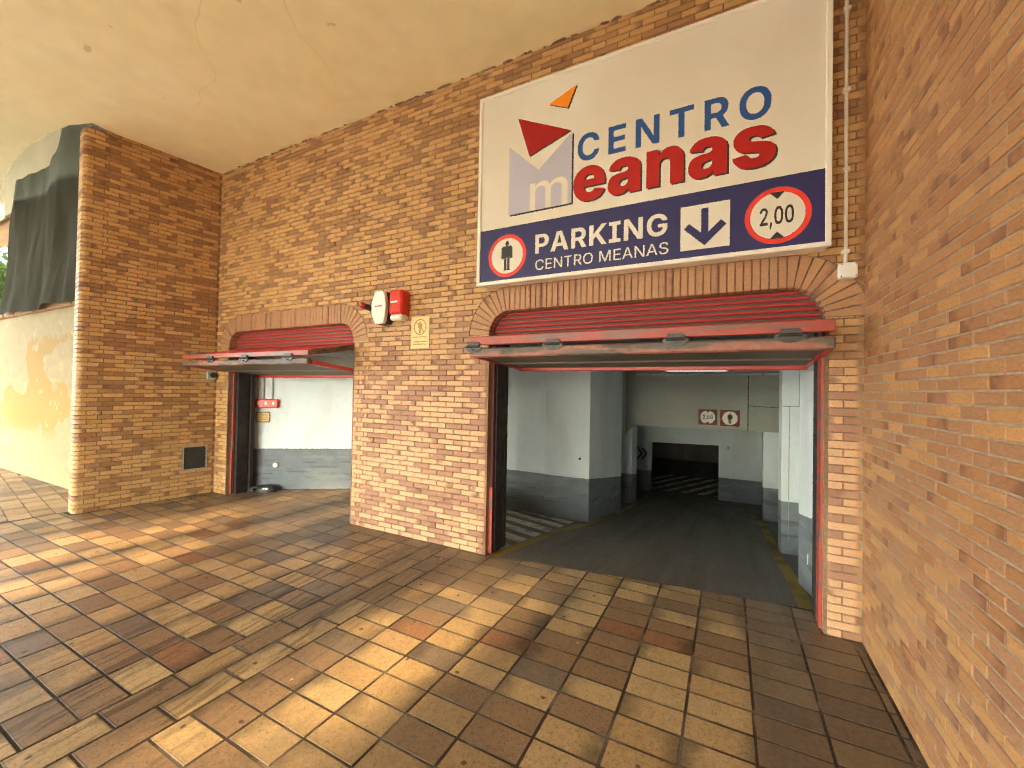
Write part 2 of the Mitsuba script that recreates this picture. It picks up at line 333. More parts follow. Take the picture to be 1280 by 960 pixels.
def running_bond(length, height, keep, holes, u_start=0.0, shift=0.0, proud=0.0095):
    """keep: function row -> shapely polygon of what is covered already, or None"""
    out = []
    for r in range(int(math.ceil(height / CH))):
        v0, v1 = r * CH + JT * 0.5, (r + 1) * CH - JT * 0.5
        if v0 >= height: break
        v1 = min(v1, height)
        off = shift + (0.5 * BL if r % 2 else 0.0)
        k0 = int(math.floor((u_start - off) / BL)) - 1
        u = k0 * BL + off
        cut = holes(r)
        while u < length:
            j = rng.uniform(-0.0012, 0.0012, 4)
            a, b = max(u + JT * 0.5 + j[0], u_start), min(u + BL - JT * 0.5 + j[1], length)
            u += BL
            if b - a < 0.03: continue
            w = proud + rng.normal(0, min(0.0013, proud * 0.2))
            c0, c1 = v0 + j[2], v1 + j[3]
            rect = sbox(a, c0, b, c1)
            if cut is not None and rect.intersects(cut):
                g = rect.difference(cut)
                for q in getattr(g, 'geoms', [g]):
                    if q.geom_type != 'Polygon': continue
                    x0, y0, x1, y1 = q.bounds
                    if x1 - x0 < 0.022 or q.area < 0.0006: continue
                    if abs(q.area - (x1 - x0) * (y1 - y0)) < 1e-6:
                        m, uv = brick_piece(x0, x1, y0, y1, w)
                    else:
                        m, uv = poly_piece(q, w)
                    out.append((m, uv, np.array([(x0, y0, w), (x1, y0, w), (x1, y1, w), (x0, y1, w)])))
            else:
                m, uv = brick_piece(a, b, c0, c1, w)
                out.append((m, uv, np.array([(a, c0, w), (b, c0, w), (b, c1, w), (a, c1, w)])))
    return out

H_CEIL = 5.31
XL = -8.439
# main wall: local u = x - XL, v = z, outwards = -y
MAIN = wall_frame((XL, 0, 0), (1, 0, 0), (0, -1, 0))
OPEN = [(-8.085, -5.245, 2.385), (-3.185, -0.229, 2.375)]   # x0, x1, springing height
RAD, RING = 0.25, 0.25
def arch_poly(x0, x1, zs, grow=0.0):
    a, b = x0 - XL - grow, x1 - XL + grow
    r = RAD + grow
    t = np.linspace(0, math.pi / 2, 13)
    pts = [(a, -1.0), (b, -1.0), (b, zs)] + [(b - r + r * math.cos(q), zs + r * math.sin(q)) for q in t[1:]] + [(a + r - r * math.sin(q), zs + r * math.cos(q)) for q in t]
    return Polygon(pts)
holes_open = [arch_poly(*o) for o in OPEN]
rings = [arch_poly(*o, grow=RING + 0.006).intersection(sbox(-1, o[2], 20, 10)) for o in OPEN]
wall_key = thing('brick_wall', 'long buff brick wall with two arched garage openings', 'wall')
slab = sbox(0, -0.05, -XL, H_CEIL).difference(union_all(holes_open))
m = extr(slab, 0.3); m.apply_translation((0, 0, -0.3))
put('mortar', xf(m, MAIN), 'brick_mortar', wall_key)
def jamb_len(r): return 0.213 if r % 2 else 0.1035
def main_cut(r):
    v0, v1 = r * CH - 0.01, (r + 1) * CH + 0.01
    parts = list(rings) + list(holes_open)
    for (x0, x1, zs) in OPEN:
        if (r + 1) * CH <= zs + 0.01:
            L = jamb_len(r) + JT
            parts.append(sbox(x0 - XL - L, v0, x1 - XL + L, v1))
    return union_all(parts)
_cuts = {}
def main_cut_c(r):
    key = r if r * CH > 2.25 else (r % 2, 'low', r)
    return _cuts.setdefault(key, main_cut(r))
lay_pieces(wall_key, running_bond(-XL, H_CEIL - 0.004, None, main_cut_c, shift=0.02), MAIN, 'brick_clay')

def bullnose(L, side, r=0.05, reveal=0.06):
    """plan outline of a jamb brick, corner at 0, face along side*u, reveal inwards (negative w)"""
    t = np.linspace(0, math.pi / 2, 7)
    w = 0.0095
    pts = [(L, w)] + [(r - r * math.sin(q), w - r + r * math.cos(q)) for q in t] + [(0, -reveal), (L, -reveal)]
    pts = [(side * a, b) for a, b in pts]
    return Polygon(pts if side < 0 else pts[::-1])
def jamb_bricks(parent, M, u_edge, side, height, name='jamb_brick', reveal=0.06, r=0.05):
    for row in range(int(height / CH)):
        L = jamb_len(row)
        m = extr(bullnose(L, side, r, reveal), CH - JT)        # (u, w, v)
        v = np.asarray(m.vertices)
        loc = np.stack([v[:, 0] + u_edge, v[:, 2] + row * CH + JT * 0.5, v[:, 1] + rng.normal(0, .0006)], 1)
        f = np.asarray(m.faces)[:, ::-1]
        mm = trimesh.Trimesh(loc, f, process=False)
        s = 1.0 if side > 0 else -1.0
        uv = uvs(loc, min(u_edge, u_edge + s * L), max(u_edge, u_edge + s * L), row * CH, (row + 1) * CH)
        put(name, xf(mm, M), 'brick_clay', parent, uv=uv)
for (x0, x1, zs) in OPEN:
    jamb_bricks(wall_key, MAIN, x0 - XL, -1, zs)
    jamb_bricks(wall_key, MAIN, x1 - XL, 1, zs)

def voussoirs(parent, x0, x1, zs):
    a, b = x0 - XL, x1 - XL
    quads = []
    n = max(1, int(round((b - a - 2 * RAD) / 0.0605)))
    for k in range(n):
        u0 = a + RAD + (b - a - 2 * RAD) * k / n
        u1 = a + RAD + (b - a - 2 * RAD) * (k + 1) / n
        g = 0.0052
        quads.append([(u0 + g, zs + RAD), (u1 - g, zs + RAD), (u1 - g, zs + RAD + RING), (u0 + g, zs + RAD + RING)])
    nw = 9
    for cx, base, sgn in ((b - RAD, 0.0, 1), (a + RAD, 0.0, -1)):
        for k in range(nw):
            t0, t1 = math.pi / 2 * k / nw, math.pi / 2 * (k + 1) / nw
            g0, g1 = 0.0036 / RAD, 0.0070 / (RAD + RING)
            q = [(t0 + g0, RAD), (t0 + g1, RAD + RING), (t1 - g1, RAD + RING), (t1 - g0, RAD)]
            pts = [(cx + sgn * rr * math.cos(t), zs + rr * math.sin(t)) for t, rr in q]
            quads.append(pts if sgn > 0 else pts[::-1])
    for q in quads:
        q = np.array(q)
        w1 = 0.011 + rng.normal(0, 0.0012); w0 = -0.09; c = 0.004
        ctr = q.mean(0)
        inn = ctr + (q - ctr) * (1 - c / np.linalg.norm(q - ctr, axis=1, keepdims=True))
        v = np.vstack([np.c_[q, np.full(4, w0)], np.c_[q, np.full(4, w1 - c)], np.c_[inn, np.full(4, w1)]])
        f = [[8, 9, 10], [8, 10, 11]]
        for k in range(4):
            i, j = k, (k + 1) % 4
            f += [[i, j, j + 4], [i, j + 4, i + 4], [i + 4, j + 4, j + 8], [i + 4, j + 8, i + 8]]
        mm = trimesh.Trimesh(v, np.array(f), process=False)
        put('brick', xf(mm, MAIN), 'brick_clay', parent, uv=uvs(v, q[:, 0].min(), q[:, 0].max(), q[:, 1].min(), q[:, 1].max(), True))
for o in OPEN:
    ak = fast_number(wall_key + '__arch')
    labels[ak] = {'label': 'arch of upright bricks with rounded corners over garage opening'}
    voussoirs(ak, *o)

# right-hand wall: x = 0 plane facing -x, running towards the camera
RIGHT = wall_frame((0, 0, 0), (0, -1, 0), (-1, 0, 0))
rw = thing('brick_wall', 'tall orange brick wall running towards the viewer beside the larger opening', 'wall')
m = extr(sbox(-0.3, -0.05, 8.8, H_CEIL), 0.3); m.apply_translation((0, 0, -0.3))
put('mortar', xf(m, RIGHT), 'brick_mortar', rw)
lay_pieces(rw, running_bond(8.8, H_CEIL - 0.004, None, lambda r: None, u_start=0.009, shift=0.09, proud=0.0042), RIGHT, 'brick_clay')

# projecting brick pier on the left: plane from the inner corner to its rounded end
P0, P1 = np.array([XL, 0.0]), np.array([-8.677, -1.612])
pl = np.linalg.norm(P1 - P0); ud = (P1 - P0) / pl; nd = np.array([-ud[1], ud[0]])
if nd[0] < 0: nd = -nd
PIER = wall_frame((XL, 0, 0), (ud[0], ud[1], 0), (nd[0], nd[1], 0))
pk = thing('brick_wall', 'short projecting brick pier with rounded end beside the smaller opening', 'wall')
m = extr(sbox(-0.1, -0.05, pl - 0.06, H_CEIL), 0.26); m.apply_translation((0, 0, -0.26))
put('mortar', xf(m, PIER), 'brick_mortar', pk)
def pier_cut(r):
    L = jamb_len(r) + JT
    c = sbox(pl - L, -1, pl + 1, 9)
    if 0.40 < (r + 0.5) * CH < 0.80: c = union_all([c, sbox(0.10, r * CH - .02, 0.44, (r + 1) * CH + .02)])
    return c
lay_pieces(pk, running_bond(pl, H_CEIL - 0.004, None, pier_cut, u_start=0.009, shift=0.03), PIER, 'brick_clay')
jamb_bricks(pk, PIER, pl, -1, H_CEIL - 0.03, reveal=0.255, r=0.06)

# vent grille let into the pier
vk = thing('vent_grille', 'small dark vent grille with galvanised frame low in the brick pier', 'vent')
def pier_box(u0, u1, v0, v1, w0, w1, r=None):
    m = bx(u0, u1, v0, v1, w0, w1) if r is None else rbx(u0, u1, v0, v1, w0, w1, r)
    return xf(m, PIER)
put('back_plate', pier_box(0.125, 0.415, 0.432, 0.775, -0.004, 0.003), 'vent_dark', vk)
fr = cat([bx(0.105, 0.125, 0.41, 0.795, -0.01, 0.014), bx(0.415, 0.435, 0.41, 0.795, -0.01, 0.014), bx(0.125, 0.415, 0.41, 0.43, -0.01, 0.014), bx(0.125, 0.415, 0.775, 0.795, -0.01, 0.014)])
put('frame', xf(fr, PIER), 'galvanised', vk)
for k in range(11):
    z = 0.447 + k * 0.0295
    sl = bx(0.127, 0.413, -0.0012, 0.0012, 0.0, 0.016)
    sl.apply_transform(trimesh.transformations.rotation_matrix(math.radians(38), (1, 0, 0))); sl.apply_translation((0, z, 0.002))
    put('slat', xf(sl, PIER), 'vent_dark', vk)

# ---------------------------------------------------------------- ceiling, ground, paving
arc = [(-8.60, -1.56), (-8.76, -1.61), (-8.95, -1.68), (-9.19, -1.70), (-9.5, -1.735), (-9.84, -1.725), (-10.2, -1.745), (-10.65, -1.72), (-11.1, -1.70), (-11.58, -1.64), (-12.0, -1.60), (-12.54, -1.49), (-14.9, -1.0), (-17.0, -0.98)]
ceil_poly = Polygon([(0.3, -9.2), (0.3, 0.3), (XL - 0.2, 0.3), (XL - 0.2, -1.2)] + arc + [(-17.0, -9.2)])
m = extr(ceil_poly, 0.035); m.apply_translation((0, 0, H_CEIL))
struct('ceiling', m, 'ceiling_paint', 'cream painted portico ceiling with cracks')
m = bx(-900, 900, -900, 900, -0.5, -0.03)
gp = Polygon([(-600, -600), (600, -600), (600, 600), (-600, 600)]).difference(sbox(-5.1, 0.02, 3.0, 19.8))
m = extr(gp, 0.3); m.apply_translation((0, 0, -0.345))
struct('ground', m, 'outdoor_paving')

# tile bed
bed = sbox(-8.9, -9.0, 0.0, 0.03).union(sbox(-8.2, 0.0, -5.0, 3.2)).union(sbox(-17, -9, -8.9, -1.0))
bed = bed.union(Polygon([(-3.16, 0), (-2.85, 0.05), (-1.39, 0.26), (-0.33, 0.37), (-0.24, 0.37), (-0.24, 0)]))
m = extr(bed, 0.03); m.apply_translation((0, 0, -0.0295))
pv = struct('pavement', m, 'floor_grout', 'brown glazed tile floor')
TX, TY, TG = 0.3385, 0.187, 0.0150
def tile_piece(poly, z1, chamfer=0.0012):
    x0, y0, x1, y1 = poly.bounds
    if abs(poly.area - (x1 - x0) * (y1 - y0)) < 1e-6:
        m, uv = brick_piece(x0, x1, y0, y1, z1, z1 - 0.016, chamfer)
    else:
        m, uv = poly_piece(poly, z1, z1 - 0.016)
    return m, uv, np.array([(x0, y0, z1), (x1, y0, z1), (x1, y1, z1), (x0, y1, z1)])
tiles = []
area_main = sbox(-8.9, -8.9, -0.012, -0.012).union(sbox(-8.08, -0.02, -5.25, 3.0)).union(Polygon([(-3.17, -0.02), (-3.17, 0.0), (-2.85, 0.045), (-1.39, 0.25), (-0.33, 0.36), (-0.24, 0.36), (-0.24, -0.02)]))
area_main = area_main.difference(Polygon([(XL + 0.02, 0.1), (XL + .02, 0), (-8.66, -1.64), (-8.95, -1.64), (-8.95, 0.1)]))
def lay_grid(x_hi, x_lo, tx, ty, y_off, stagger=None):
    k = 0
    x = x_hi
    while x > x_lo + 1e-6:
        xa = max(x - tx, x_lo)
        so = 0 if stagger is None else stagger[k % len(stagger)]
        j0 = int(math.floor((-8.9 - y_off - so) / ty)); j1 = int(math.ceil((3.0 - y_off - so) / ty))
        for j in range(j0, j1):
            ya = y_off + so + j * ty
            g = TG / 2
            q = rng.uniform(-0.0018, 0.0018, 4)
            r_ = sbox(xa + g + q[0], ya + g * 0.8 + q[1], x - g + q[2], ya + ty - g * 0.8 + q[3])
            if not r_.intersects(area_main): continue
            r_ = r_.intersection(area_main) if not r_.within(area_main) else r_
            for pq in getattr(r_, 'geoms', [r_]):
                if pq.geom_type == 'Polygon' and pq.area > 0.002: tiles.append(tile_piece(pq, 0.0028 + rng.normal(0, 0.0004)))
        x = xa; k += 1
lay_grid(-0.012, -0.060, 0.048, TY, -0.03)
lay_grid(-0.060, -0.060 - 10 * TX, TX, TY, -0.03)                  # right-hand bay
lay_grid(-0.060 - 10 * TX, -0.060 - 10 * TX - 0.44, 0.22, 0.345, 0.05, [0.0, 0.17])   # two rows laid lengthways
lay_grid(-0.060 - 10 * TX - 0.44, -8.9, TX, 0.212, 0.02)           # left-hand bay
# the bay past the pier, turned a little
ang = math.radians(-8)
R2 = lambda x, y: (-8.93 + x * math.cos(ang) - y * math.sin(ang), -1.9 + x * math.sin(ang) + y * math.cos(ang))
side_area = Polygon([(-8.915, -1.62), (-8.915, -8.9), (-17, -8.9), (-17, -1.12), (-8.8, -1.12)])
for i in range(0, 24):
    for j in range(-14, 9):
        pts = [R2(-(i + 1) * 0.36 + 0.006, j * 0.205 + .005), R2(-i * 0.36 - 0.006, j * 0.205 + .005), R2(-i * 0.36 - 0.006, (j + 1) * 0.205 - .005), R2(-(i + 1) * 0.36 + 0.006, (j + 1) * 0.205 - .005)]
        q = Polygon(pts)
        if not q.intersects(side_area): continue
        q = q.intersection(side_area)
        if q.geom_type == 'Polygon' and q.area > 0.004: tiles.append(tile_piece(q, 0.0028 + rng.normal(0, 0.0004)))
lay_pieces(pv, tiles, np.eye(4), 'floor_tile', 'tile', 300, 'tiling')

# ---------------------------------------------------------------- garage interior
SL = 0.15
def zf(y): return -SL * max(0.0, y)
def ramp_sheet(poly, dz, n=1):
    """a flat polygon laid on the ramp surface"""
    tri = extr(poly, 0.001)
    v = np.asarray(tri.vertices).copy(); up = v[:, 2] > 0.0005
    # only top faces
    f = np.asarray(tri.faces); f = f[np.all(up[f], axis=1)]
    v[:, 2] = -SL * np.clip(v[:, 1], 0, 11.6) + dz
    return trimesh.Trimesh(v, f, process=False)
ramp_poly = Polygon([(-5.0, 0.0), (0.6, 0.0), (0.6, 11.6), (-5.0, 11.6)])
low_poly = Polygon([(-5.0, 11.6), (0.6, 11.6), (0.6, 19.7), (-5.0, 19.7)])
rk = struct('ramp', cat([ramp_sheet(ramp_poly, 0.0), ramp_sheet(low_poly, 0.0)]), 'asphalt', 'dark asphalt ramp going down into the garage')
def line_poly(pts, w):
    # smooth
    t = np.linspace(0, 1, len(pts)); tt = np.linspace(0, 1, 40)
    from scipy.interpolate import make_interp_spline
    s = make_interp_spline(t, np.array(pts), k=3)(tt)
    return LineString(s).buffer(w / 2, cap_style='flat')
def seg_sheet(poly, dz):
    # split at y so that the sheet follows the slope
    return ramp_sheet(poly.intersection(sbox(-9, 0.02, 2, 11.59)), dz)
put('edge_line', seg_sheet(line_poly([(-0.24, 0.30), (-0.24, 1.0), (-0.24, 2.0), (-0.25, 3.3), (-0.22, 6.4), (-0.45, 8.8), (-1.10, 10.45), (-1.9, 11.3)], 0.13), 0.004), 'yellow_line_paint', rk, label='worn yellow line along the right edge of the ramp')
put('edge_line', seg_sheet(line_poly([(-3.10, 0.25), (-3.10, 0.5), (-3.07, 1.96), (-2.97, 3.04), (-2.92, 6.35), (-3.18, 10.5), (-3.5, 11.5)], 0.13), 0.004), 'yellow_line_paint', rk, label='worn yellow line along the left edge of the ramp')
for k in range(7):
    y0 = 0.35 + k * 0.46
    q = Polygon([(-3.18, y0), (-3.18, y0 + 0.26), (-5.0, y0 + 0.26 + 0.76), (-5.0, y0 + 0.76)])
    put('hatch_stripe', seg_sheet(q, 0.004), 'white_line_paint', rk)
for k in range(8):
    x0 = -4.6 + k * 0.55
    q = Polygon([(x0, 12.0), (x0 + 0.25, 12.0), (x0 + 1.75, 15.2), (x0 + 1.5, 15.2)]).intersection(sbox(-5, 11.6, 0.5, 18))
    put('hatch_stripe', ramp_sheet(q, 0.004), 'white_line_paint', rk)

def ywall(x0, x1, y0, y1, z0, z1, name, label, category, mat_='garage_paint'):
    k = thing(name, label, category)
    scene[k] = mikit.ply(bx(x0, x1, y0, y1, z0, z1), mat_)
    return k
ZC = 2.30
def prism(poly, z0, z1):
    m = extr(Polygon(poly), z1 - z0); m.apply_translation((0, 0, z0)); return m
def pwall(poly, z0, z1, name, label, category, mat_='garage_paint'):
    k = thing(name, label, category)
    scene[k] = mikit.ply(prism(poly, z0, z1), mat_)
    return k
struct('garage_ceiling', bx(-9.0, 0.9, 0.31, 19.9, ZC, ZC + 0.2), 'garage_plaster', 'dim concrete garage ceiling')
# angled wall seen through the smaller opening, carried on behind the brickwork
lw = pwall([(-8.45, 0.18), (-8.14, 0.39), (-6.75, 1.32), (-4.92, 2.62), (-4.75, 3.06), (-4.75, 3.3), (-5.1, 3.3), (-8.6, 0.6), (-8.6, 0.18)], -0.6, ZC, 'garage_wall', 'white wall with grey painted base seen through the smaller opening', 'wall')
lw2 = pwall([(-4.745, 3.10), (-3.755, 3.11), (-3.755, 3.35), (-4.745, 3.35)], -0.8, ZC, 'garage_wall', 'white and grey wall section left of the pillar inside the larger opening', 'wall')
p1 = pwall([(-3.75, 2.96), (-2.98, 3.08), (-2.92, 5.25), (-3.75, 5.25)], -1.2, ZC, 'garage_pillar', 'broad white pillar with grey base just inside the larger opening', 'pillar')
lw3 = pwall([(-5.2, 5.26), (-3.3, 5.26), (-3.3, 5.4), (-5.2, 5.4)], -1.3, ZC, 'garage_wall', 'shaded wall behind the broad white pillar', 'wall')
p2 = pwall([(-3.45, 6.9), (-3.03, 6.9), (-3.00, 7.4), (-3.45, 7.4)], -1.5, ZC, 'garage_pillar', 'dim pillar holding the left end of the concrete beam', 'pillar')
bm = thing('garage_beam', 'deep concrete beam across the ramp with two round signs', 'beam')
scene[bm] = mikit.ply(extr(Polygon([(-3.2, 0.72), (-3.06, 0.86), (-2.95, 0.94), (-2.75, 0.955), (0.6, 0.955), (0.6, ZC), (-3.2, ZC)]), 0.4).apply_transform(np.array([[1, 0, 0, 0], [0, 0, -1, 7.29], [0, 1, 0, 0], [0, 0, 0, 1.0]])), 'garage_plaster')
bw = thing('garage_wall', 'far white wall with grey base round the dark lower opening', 'wall')
scene[bw] = mikit.ply(extr(Polygon([(-5.2, -2.2), (-3.29, -2.2), (-3.29, 0.02), (-1.14, 0.06), (-1.14, -2.2), (0.9, -2.2), (0.9, ZC), (-5.2, ZC)]), 0.25).apply_transform(np.array([[1, 0, 0, 0], [0, 0, -1, 11.85], [0, 1, 0, 0], [0, 0, 0, 1.0]])), 'garage_paint')
for k in range(2):
    x0 = -3.80 + 0.0 + k * 0.17
    ch = Polygon([(x0, -0.20), (x0 + 0.07, -0.20), (x0 + 0.21, -0.41), (x0 + 0.07, -0.62), (x0, -0.62), (x0 + 0.14, -0.41)])
    put('chevron', extr(ch, 0.006).apply_transform(np.array([[1, 0, 0, 0], [0, 0, -1, 11.6], [0, 1, 0, 0], [0, 0, 0, 1.0]])), 'black_film', bw)
put('junction_cover', cyl((-0.86, 11.60, -0.0), (-0.86, 11.57, -0.0), 0.05), 'garage_plaster', bw)
ls = ywall(-5.3, -5.05, 3.4, 19.8, -2.2, ZC, 'garage_wall', 'shaded wall along the left side of the ramp', 'wall')
be = ywall(-5.2, 0.9, 19.7, 19.9, -2.2, ZC, 'garage_wall', 'wall beyond the lower opening, coloured dark in place of shade', 'wall', 'asphalt')  # asphalt colour on this wall stands in for deep shade
rs = ywall(0.55, 0.8, 1.56, 19.7, -2.2, ZC, 'garage_wall', 'shaded wall along the right side of the ramp', 'wall')
st = pwall([(-0.15, 0.32), (-0.145, 1.08), (-0.195, 1.53), (0.55, 1.53), (0.55, 0.32)], -0.4, ZC, 'garage_wall', 'bright white wall stub with grey base inside the right jamb', 'wall')
put('fitting', xf(trimesh.creation.cylinder(0.022, 0.02, sections=12).apply_translation((0.62, 0.62, 0.01)), wall_frame((-3.75, 2.96, 0), (0.988, 0.154, 0), (0.154, -0.988, 0))), 'dark_plastic', p1)
put('scuff_plate', bx(-0.166, -0.160, 1.17, 1.20, 0.10, 0.20), 'white_plastic', st)
p3 = ywall(-0.19, 0.545, 3.25, 3.62, -0.8, ZC, 'garage_pillar', 'pale pillar with grey base, first behind the bright wall stub', 'pillar')
p4 = ywall(-0.15, 0.545, 7.30, 7.65, -1.4, ZC, 'garage_pillar', 'bluish pillar with dark base, second behind the bright wall stub', 'pillar')
struct('garage_floor_edge', bx(-5.02, -5.0, 0.0, 3.2, -0.9, 0.0), 'brick_mortar')
# fluorescent lamp under the ceiling
struct('added_lower_ceiling', bx(-5.0, 0.9, 11.86, 19.69, 0.25, 0.4), 'garage_plaster')  # added to close off the space past the opening and keep it dark
fl = thing('fluorescent_lamp', 'lit fluorescent tube lamp under the garage ceiling', 'lamp')
put('housing', rbx(-2.02, -0.88, 4.95, 5.11, ZC - 0.05, ZC, 0.008), 'lamp_housing', fl)
kt = put('tube', cyl((-1.99, 5.03, ZC - 0.075), (-0.91, 5.03, ZC - 0.075), 0.014), 'lamp_housing', fl, smooth=30)
scene[kt]['emitter'] = {'type': 'area', 'radiance': {'type': 'rgb', 'value': [0.014, 0.015, 0.0135]}}
for xx in (-2.0, -0.9):
    put('end_cap', bx(xx - 0.012, xx + 0.012, 5.01, 5.05, ZC - 0.095, ZC - 0.05), 'white_plastic', fl)
# thin cable loops on the first pillar and the beam
cb = thing('cable', 'thin grey cable clipped round the top of the pale pillar', 'cable')
scene[cb] = mikit.ply(cat([cyl((-0.185, 3.24, 1.62), (0.02, 3.24, 1.62), 0.006, 8), cyl((0.02, 3.24, 1.62), (0.02, 3.24, 2.28), 0.006, 8), cyl((-0.10, 3.24, -0.3), (-0.10, 3.24, 1.62), 0.004, 8)]), 'grey_plastic')
cb = thing('cable', 'thin cable running down the concrete beam beside the round signs', 'cable')
scene[cb] = mikit.ply(cat([cyl((-0.48, 6.88, 0.96), (-0.48, 6.88, 2.28), 0.008, 8), cyl((-0.48, 6.88, 1.52), (0.1, 6.88, 1.5), 0.006, 8)]), 'dark_plastic')

k = thing('pipe', 'pale pipe running along the top of the concrete beam', 'pipe')
put('tube', cyl((-2.94, 6.84, 2.235), (0.53, 6.84, 2.235), 0.028, 14), 'lamp_housing', k, smooth=30)
for xx in (-2.6, -1.75, -0.2, 0.3):
    put('clip', bx(xx - 0.015, xx + 0.015, 6.805, 6.889, 2.20, 2.272), 'grey_plastic', k)
# crumbs of mortar left where the brickwork meets the ceiling
crumbs = []
for _ in range(70):
    x = rng.uniform(-8.2, -0.3); w = rng.uniform(0.012, 0.05)
    q = rng.normal(0, 1, (10, 3)) * (w, 0.010, 0.010)
    crumbs.append(trimesh.convex.convex_hull(q + (x, -0.012, H_CEIL - 0.004)))
put('mortar_crumb', cat(crumbs), 'brick_mortar', wall_key, kind='stuff')

# ---------------------------------------------------------------- lettering
FONT = glob.glob('/opt/blender-*/*/datafiles/fonts/Inter.woff2')[0]
def text_poly(text, weight='Bold', spacing=0.0):
    """the outlines of a text, capitals one unit tall, from the origin"""
    from PIL import Image, ImageDraw, ImageFont
    font = ImageFont.truetype(FONT, 200)
    font.set_variation_by_name(weight)
    capx = font.getbbox('H', anchor='ls'); cap = -capx[1]
    x, polys = 0.0, []
    for chh in text:
        adv = font.getlength(chh)
        if chh != ' ':
            x0, y0, x1, y1 = font.getbbox(chh, anchor='ls')
            im = Image.new('L', (x1 - x0 + 8, y1 - y0 + 8))
            ImageDraw.Draw(im).text((4 - x0, 4 - y0), chh, 255, font, anchor='ls')
            on = np.pad(np.asarray(im) > 127, ((0, 0), (1, 1))).astype(np.int8)
            rows, starts = np.nonzero(np.diff(on, axis=1) == 1)
            ends = np.nonzero(np.diff(on, axis=1) == -1)[1]
            from shapely import box as vbox
            g = union_all(vbox(starts, -rows - 1, ends, -rows)).buffer(0.8).buffer(-0.8).simplify(0.8)
            polys.append(affinity.translate(g, x + x0 - 4, 4 - y0))
        x += adv + spacing * cap
    g = union_all(polys)
    return affinity.scale(g, 1 / cap, 1 / cap, origin=(0, 0))
def fit(poly, u0, u1, v0, v1):
    a, b, c, d = poly.bounds
    return affinity.affine_transform(poly, [(u1 - u0) / (c - a), 0, 0, (v1 - v0) / (d - b), u0 - a * (u1 - u0) / (c - a), v0 - b * (v1 - v0) / (d - b)])
def man_poly(cx, cy, h):
    """standing figure sign, h tall"""
    P = [Point(0, 0.91).buffer(0.085), sbox(-0.15, 0.47, 0.15, 0.80).buffer(0.02), sbox(-0.245, 0.42, -0.175, 0.76).buffer(0.025), sbox(0.175, 0.42, 0.245, 0.76).buffer(0.025), sbox(-0.20, 0.72, 0.20, 0.80).buffer(0.02),
         sbox(-0.135, 0.02, -0.02, 0.5), sbox(0.02, 0.02, 0.135, 0.5), sbox(-0.16, 0.0, -0.015, 0.03), sbox(0.015, 0.0, 0.16, 0.03)]
    return affinity.translate(affinity.scale(union_all(P), h * 0.78, h, origin=(0, 0)), cx, cy - h / 2)

# ---------------------------------------------------------------- big sign
SX0, SX1, SZ0, SZ1 = -3.243, -0.23, 2.864, 4.850
SW, SH = SX1 - SX0, SZ1 - SZ0
SIGN = wall_frame((SX0, -0.18, SZ0), (1, 0, 0), (0, -1, 0))
sg = thing('garage_sign', 'large white and navy parking sign board above the larger opening', 'sign')
def on_sign(name, poly, w, mat_, th=0.0015, label=None):
    m = extr(poly, th); m.apply_translation((0, 0, w))
    return put(name, xf(m, SIGN), mat_, sg, label=label)
put('case', xf(bx(0.012, SW - 0.012, 0.012, SH - 0.012, -0.165, -0.012), SIGN), 'white_enamel', sg)
put('face', xf(bx(0.03, SW - 0.03, 0.03, SH - 0.03, -0.012, -0.003), SIGN), 'sign_face_acrylic', sg)
FWD = 0.038
for nm, (a, b, c, d) in (('f', (0, SW, 0, FWD)), ('f', (0, SW, SH - FWD, SH)), ('f', (0, FWD, FWD, SH - FWD)), ('f', (SW - FWD, SW, FWD, SH - FWD))):
    put('frame_rail', xf(rbx(a, b, c, d, -0.03, 0.012, 0.005), SIGN), 'white_enamel', sg)
on_sign('navy_band', sbox(FWD, FWD, SW - FWD, 0.575), -0.0028, 'navy_film', label='navy band across the lower part of the sign')
lg = Polygon([(0.365, 0.692), (1.033, 0.692), (1.033, 1.372), (0.689, 1.083), (0.365, 1.386)])
em = fit(text_poly('m', 'Medium'), 0.600, 0.995, 0.698, 0.965)
on_sign('logo_shadow', affinity.translate(lg, 0.016, -0.016), -0.0028, 'black_film')
on_sign('logo_block', lg.difference(em), -0.0010, 'lilac_film', label='lilac block with notched top and white letter m')
on_sign('logo_letter', em, -0.0010, 'sign_face_acrylic')
tri = Polygon([(0.455, 1.657), (1.019, 1.388), (0.588, 1.243)])
on_sign('logo_shadow', affinity.translate(tri, 0.008, -0.010), -0.0028, 'black_film')
on_sign('red_triangle', tri, -0.0008, 'dark_red_film')
tri = Polygon([(0.788, 1.701), (1.068, 1.809), (0.982, 1.611)])
on_sign('logo_shadow', affinity.translate(tri, 0.012, -0.012), -0.0028, 'black_film')
on_sign('orange_triangle', tri, -0.0008, 'orange_film')
on_sign('lettering', fit(text_poly('CENTRO', 'Bold', 0.21), 1.088, 2.636, 1.060, 1.317), -0.0026, 'blue_film', label='blue word CENTRO')
ea = fit(text_poly('eanas', 'Black', -0.015), 1.052, 2.668, 0.680, 1.008)
on_sign('lettering_shadow', affinity.translate(ea, 0.014, -0.013), -0.0028, 'black_film')
on_sign('lettering', ea, -0.0010, 'red_film', label='red letters eanas with dark edge')
on_sign('lettering', fit(text_poly('PARKING', 'Bold', 0.02), 0.669, 1.893, 0.255, 0.447), -0.0010, 'sign_face_acrylic', label='white word PARKING')
on_sign('lettering', fit(text_poly('CENTRO MEANAS', 'Regular'), 0.673, 1.903, 0.094, 0.197), -0.0010, 'sign_face_acrylic', label='small white words CENTRO MEANAS')
on_sign('arrow_panel', sbox(1.997, 0.099, 2.362, 0.465), -0.0010, 'sign_face_acrylic')
